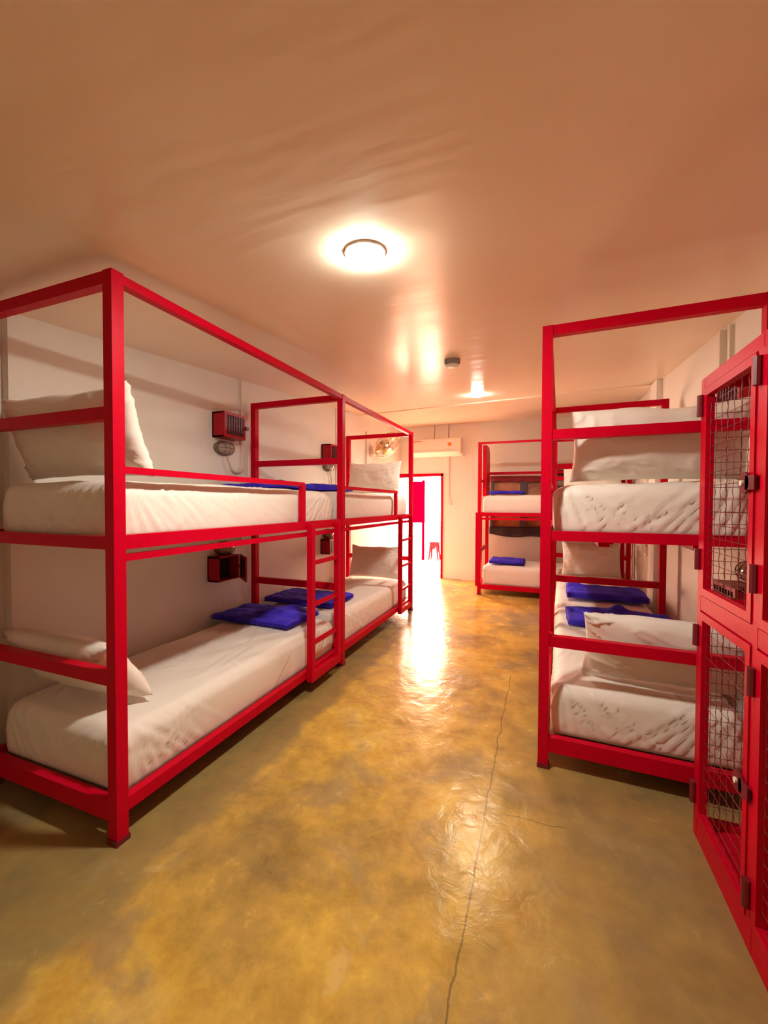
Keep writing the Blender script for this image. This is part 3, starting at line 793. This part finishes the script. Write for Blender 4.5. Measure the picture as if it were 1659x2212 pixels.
# ------------------------------------------------------------------ air conditioner, fan, ceiling things
def air_con():
    x0, x1, z0, z1 = -2.245, -1.345, 2.205, 2.525; y1 = YB; D = .205
    root = empty('air_conditioner', ((x0+x1)/2, YB, z0)); tag(root, 'white split air conditioner on the back wall above the doorway', 'air conditioner')
    XF = Matrix.Translation((-(x0+x1)/2, -YB, -z0))
    prof = [(y1, z0+.03), (y1-.10, z0), (y1-D+.05, z0+.015), (y1-D+.012, z0+.06), (y1-D, z0+.10), (y1-D, z1-.05), (y1-D+.015, z1-.012), (y1-D+.05, z1), (y1, z1)]
    MB().prism(prof, 0, x0, x1).build('body', M_white, root, bevel=.006, xf=XF)
    MB().prism([(y1-D+.045, z0+.012), (y1-D+.008, z0+.058), (y1-D-.003, z0+.066), (y1-D-.004, z0+.088), (y1-D+.004, z0+.092), (y1-D+.052, z0+.030)], 0, x0+.03, x1-.03).build('air_flap', simple('bright_flap', (.9, .84, .74), .3), root, xf=XF)
    MB().box((x0+.02, y1-D-.001, z0+.105), (x1-.02, y1-D+.004, z0+.109)).build('panel_seam', M_grey, root, xf=XF)
    MB().lathe([(.034, 0), (.034, -.003)], (-1.535, y1-D, 2.41), 'y', 24).build('sticker', M_orange, root, xf=XF)
    MB().box((-2.235, y1-D-.002, 2.472), (-2.03, y1-D+.002, 2.482)).build('badge', M_redbox, root, xf=XF)
    for x in (-2.0, -1.955): MB().box((x, y1-D-.002, 2.45), (x+.025, y1-D+.002, 2.485)).build('indicator', M_trunk, root, xf=XF)
    MB().box((x1, y1-.16, z0+.0), (x1+.035, y1, z0+.05)).build('bracket', M_white, root, xf=XF)
    for x in (-1.86, -1.60):
        MB().tube([(x, YB-.006, z1-.02), (x+.01, YB-.006, zc(YB)-.01)], .006, 6).build('hanging_wire', M_grey, root, xf=XF)
air_con()

def wall_fan():
    Y = 5.98; z = 2.16; wx = xl(Y)
    root = empty('wall_fan', (wx, Y, z)); tag(root, 'round metal wall fan with a wire cage, mounted above the upper berth by the doorway', 'fan')
    MB().box((0, -.05, -.07), (.03, .05, .07)).build('wall_plate', M_white, root, bevel=.006)
    MB().tube([(.02, 0, 0), (.10, .0, -.02), (.15, .02, .03)], .022, 10).build('arm', M_white, root, smooth=True)
    # head faces into the room, slightly down and towards the camera
    ax = Vector((.65, -.28, -.70)).normalized(); c = Vector((.24, .02, .12))
    q = Vector((0, 0, 1)).rotation_difference(ax).to_matrix().to_4x4(); XF = Matrix.Translation(c) @ q
    MB().lathe([(.03, -.12), (.062, -.10), (.07, -.03), (.055, 0)], seg=20).build('motor', M_steel, root, smooth=True, xf=XF)
    R = .235
    fr = MB()
    for (rr, zz, th) in ((R, .02, .007), (R*.985, .045, .004), (R*.985, -.005, .004), (R*.62, .075, .003), (R*.62, -.045, .003), (R*.2, .085, .004)):
        fr.tube([(rr*math.cos(2*PI*k/40), rr*math.sin(2*PI*k/40), zz) for k in range(41)], th, 6, cap=False)
    for k in range(36):
        a = 2*PI*k/36; cs, sn = math.cos(a), math.sin(a)
        fr.tube([(R*.12*cs, R*.12*sn, .088), (R*.6*cs, R*.6*sn, .076), (R*.98*cs, R*.98*sn, .045), (R*cs, R*sn, .02), (R*.98*cs, R*.98*sn, -.005), (R*.6*cs, R*.6*sn, -.045), (R*.25*cs, R*.25*sn, -.06)], .0016, 4, cap=False)
    fr.build('cage', M_steel, root, smooth=True, xf=XF)
    MB().lathe([(.040, .078), (.042, .090), (.001, .096)], seg=20).build('cage_badge', M_steel, root, smooth=True, xf=XF)
    for k in range(3):
        bl = MB(); bm = bl.bm; a0 = 2*PI*k/3+.4; rows = []
        for j in range(7):
            f_ = j/6; rr = .03+.18*f_; half = .30+.32*math.sin(PI*min(1, f_*.75+.12)); row = []
            for m_ in range(5):
                a = a0+half*(m_/2-1); zz = .025+.028*(m_/2-1)
                row.append((rr*math.cos(a), rr*math.sin(a), zz))
            rows.append(row)
        top = [[bm.verts.new(p) for p in r_] for r_ in rows]; bot = [[bm.verts.new((p[0], p[1], p[2]-.003)) for p in r_] for r_ in rows]
        for j in range(6):
            for m_ in range(4):
                bm.faces.new([top[j][m_], top[j][m_+1], top[j+1][m_+1], top[j+1][m_]]); bm.faces.new([bot[j][m_], bot[j+1][m_], bot[j+1][m_+1], bot[j][m_+1]])
            bm.faces.new([top[j][0], top[j+1][0], bot[j+1][0], bot[j][0]]); bm.faces.new([top[j][4], bot[j][4], bot[j+1][4], top[j+1][4]])
        for m_ in range(4):
            bm.faces.new([top[0][m_], bot[0][m_], bot[0][m_+1], top[0][m_+1]]); bm.faces.new([top[6][m_], top[6][m_+1], bot[6][m_+1], bot[6][m_]])
        bl.build('blade', M_blade, root, smooth=True, xf=XF)
    # cord down the wall
    MB().tube([(.006, -.22, .30), (.006, -.215, -.35), (.006, -.20, -.62)], .006, 6).build('cord', M_grey, root)
wall_fan()

SLOPE = Matrix.Rotation(math.atan(.0781), 4, 'X')
def ceiling_lamp(x, y, r, label):
    root = empty('ceiling_lamp', (x, y, zc(y))); tag(root, label, 'ceiling lamp', 'round ceiling lamps')
    MB().lathe([(r*1.03, .004), (r*1.03, -.006), (r*1.0, -.008)], seg=32).build('base_ring', M_white, root, xf=SLOPE)
    MB().lathe([(r*.98, -.008), (r*.96, -.011), (r*.80, -.018), (r*.4, -.022), (.001, -.023)], seg=32).build('diffuser', M_lamp, root, smooth=True, xf=SLOPE)
ceiling_lamp(-.655, 1.483, .078, 'large bright round ceiling lamp in the middle of the ceiling')
ceiling_lamp(-.706, 4.762, .070, 'small-looking bright ceiling lamp beyond the smoke detector')
def smoke():
    root = empty('smoke_detector', (-.663, 3.174, zc(3.174))); tag(root, 'grey smoke detector with a pale rim on the ceiling between the two lamps', 'smoke detector')
    MB().lathe([(.060, .003), (.060, -.030), (.056, -.036)], seg=28).build('base', M_grey, root, xf=SLOPE)
    MB().lathe([(.050, -.036), (.048, -.052), (.030, -.060), (.001, -.060)], seg=28).build('cover', M_white, root, smooth=True, xf=SLOPE)
smoke()

# ------------------------------------------------------------------ outside the doorway
struct(MB().box((-6.5, YB+.18, -.10), (3.0, 17.0, -.004)).build('ground', M_ground))
tag(MB().box((-2.72, 9.60, -.004), (-2.665, 9.65, 1.93)).build('banner_post', M_banner), 'slim crimson post standing outside the open doorway', 'post')
tag(MB().box((-3.02, 9.575, .90), (-2.64, 9.595, 1.90)).build('hanging_banner', M_banner), 'tall crimson panel hung on the post outside the doorway', 'panel')
def stool():
    root = empty('plastic_stool', (-2.44, 9.75, -.004)); tag(root, 'red plastic stool on the bright paving outside the doorway', 'stool')
    MB().lathe([(.125, .40), (.13, .42), (.12, .43), (.02, .43)], seg=24).build('seat', M_plast, root, smooth=False)
    for a in range(4):
        t = PI/4+a*PI/2; c_, s_ = math.cos(t), math.sin(t)
        MB().tube([(.10*c_, .10*s_, .41), (.13*c_, .13*s_, .2), (.16*c_, .16*s_, 0)], [.03, .022, .018], 8).build('leg', M_plast, root)
    MB().prism([(-.09, .41), (.09, .41), (.03, .27), (-.03, .27)], 1, -.11, -.095).build('apron', M_plast, root)
stool()
def doormat():
    root = empty('doormat', (-2.10, 7.78, -.004)); tag(root, 'pale doormat with faded grey lettering on the threshold', 'mat')
    MB().box((-.30, -.17, 0), (.30, .17, .012)).build('pad', M_mat, root, bevel=.003)
    mb = MB(); random.seed(3)
    for k in range(6):
        x = -.21+k*.075
        mb.box((x, -.05, .012), (x+.012, .05, .0135))
        for q in (-.05, .0, .042):
            if random.random() > .3: mb.box((x, q, .012), (x+.05, q+.010, .0135))
    mb.build('printed_strokes', M_ink, root)
doormat()

# ------------------------------------------------------------------ light
wd = bpy.data.worlds.new('World'); S.world = wd; wd.use_nodes = True
bg = wd.node_tree.nodes['Background']
bg.inputs['Color'].default_value = (1.0, 0.61, 0.43, 1); bg.inputs['Strength'].default_value = 12.0
pl = bpy.data.lights.new('doorway_portal', 'AREA'); pl.shape = 'RECTANGLE'; pl.size = DX1-DX0; pl.size_y = DZ
pl.cycles.is_portal = True
po = bpy.data.objects.new('doorway_portal', pl); C.objects.link(po)
po.location = ((DX0+DX1)/2, YB+.12, DZ/2); po.rotation_euler = (-PI/2, 0, 0)

# ------------------------------------------------------------------ camera and colour
cd = bpy.data.cameras.new('camera'); cam = bpy.data.objects.new('camera', cd); C.objects.link(cam)
cd.sensor_fit = 'HORIZONTAL'; cd.sensor_width = 36.0; cd.lens = 36*888.709/1659; cd.clip_start = .02
r_ = Vector((0.93305844, 0.35970664, 0.00361768)); u_ = Vector((-0.01100106, 0.01848113, 0.99976869)); f_ = Vector((-0.35955658, 0.9328824, -0.02120113))
cam.matrix_world = Matrix(((r_.x, u_.x, -f_.x, 0), (r_.y, u_.y, -f_.y, 0), (r_.z, u_.z, -f_.z, 1.36787), (0, 0, 0, 1)))
S.camera = cam
vs = S.view_settings
S.display_settings.display_device = 'sRGB'
vs.view_transform = 'Standard'; vs.look = 'None'; vs.exposure = 2.4; vs.gamma = 1.0; vs.use_curve_mapping = False
cy = S.cycles
cy.use_denoising = True
try: cy.denoiser = 'OPENIMAGEDENOISE'
except Exception: pass
cy.max_bounces = 10; cy.diffuse_bounces = 6; cy.glossy_bounces = 4; cy.sample_clamp_indirect = 12.0
cy.caustics_reflective = False; cy.caustics_refractive = False
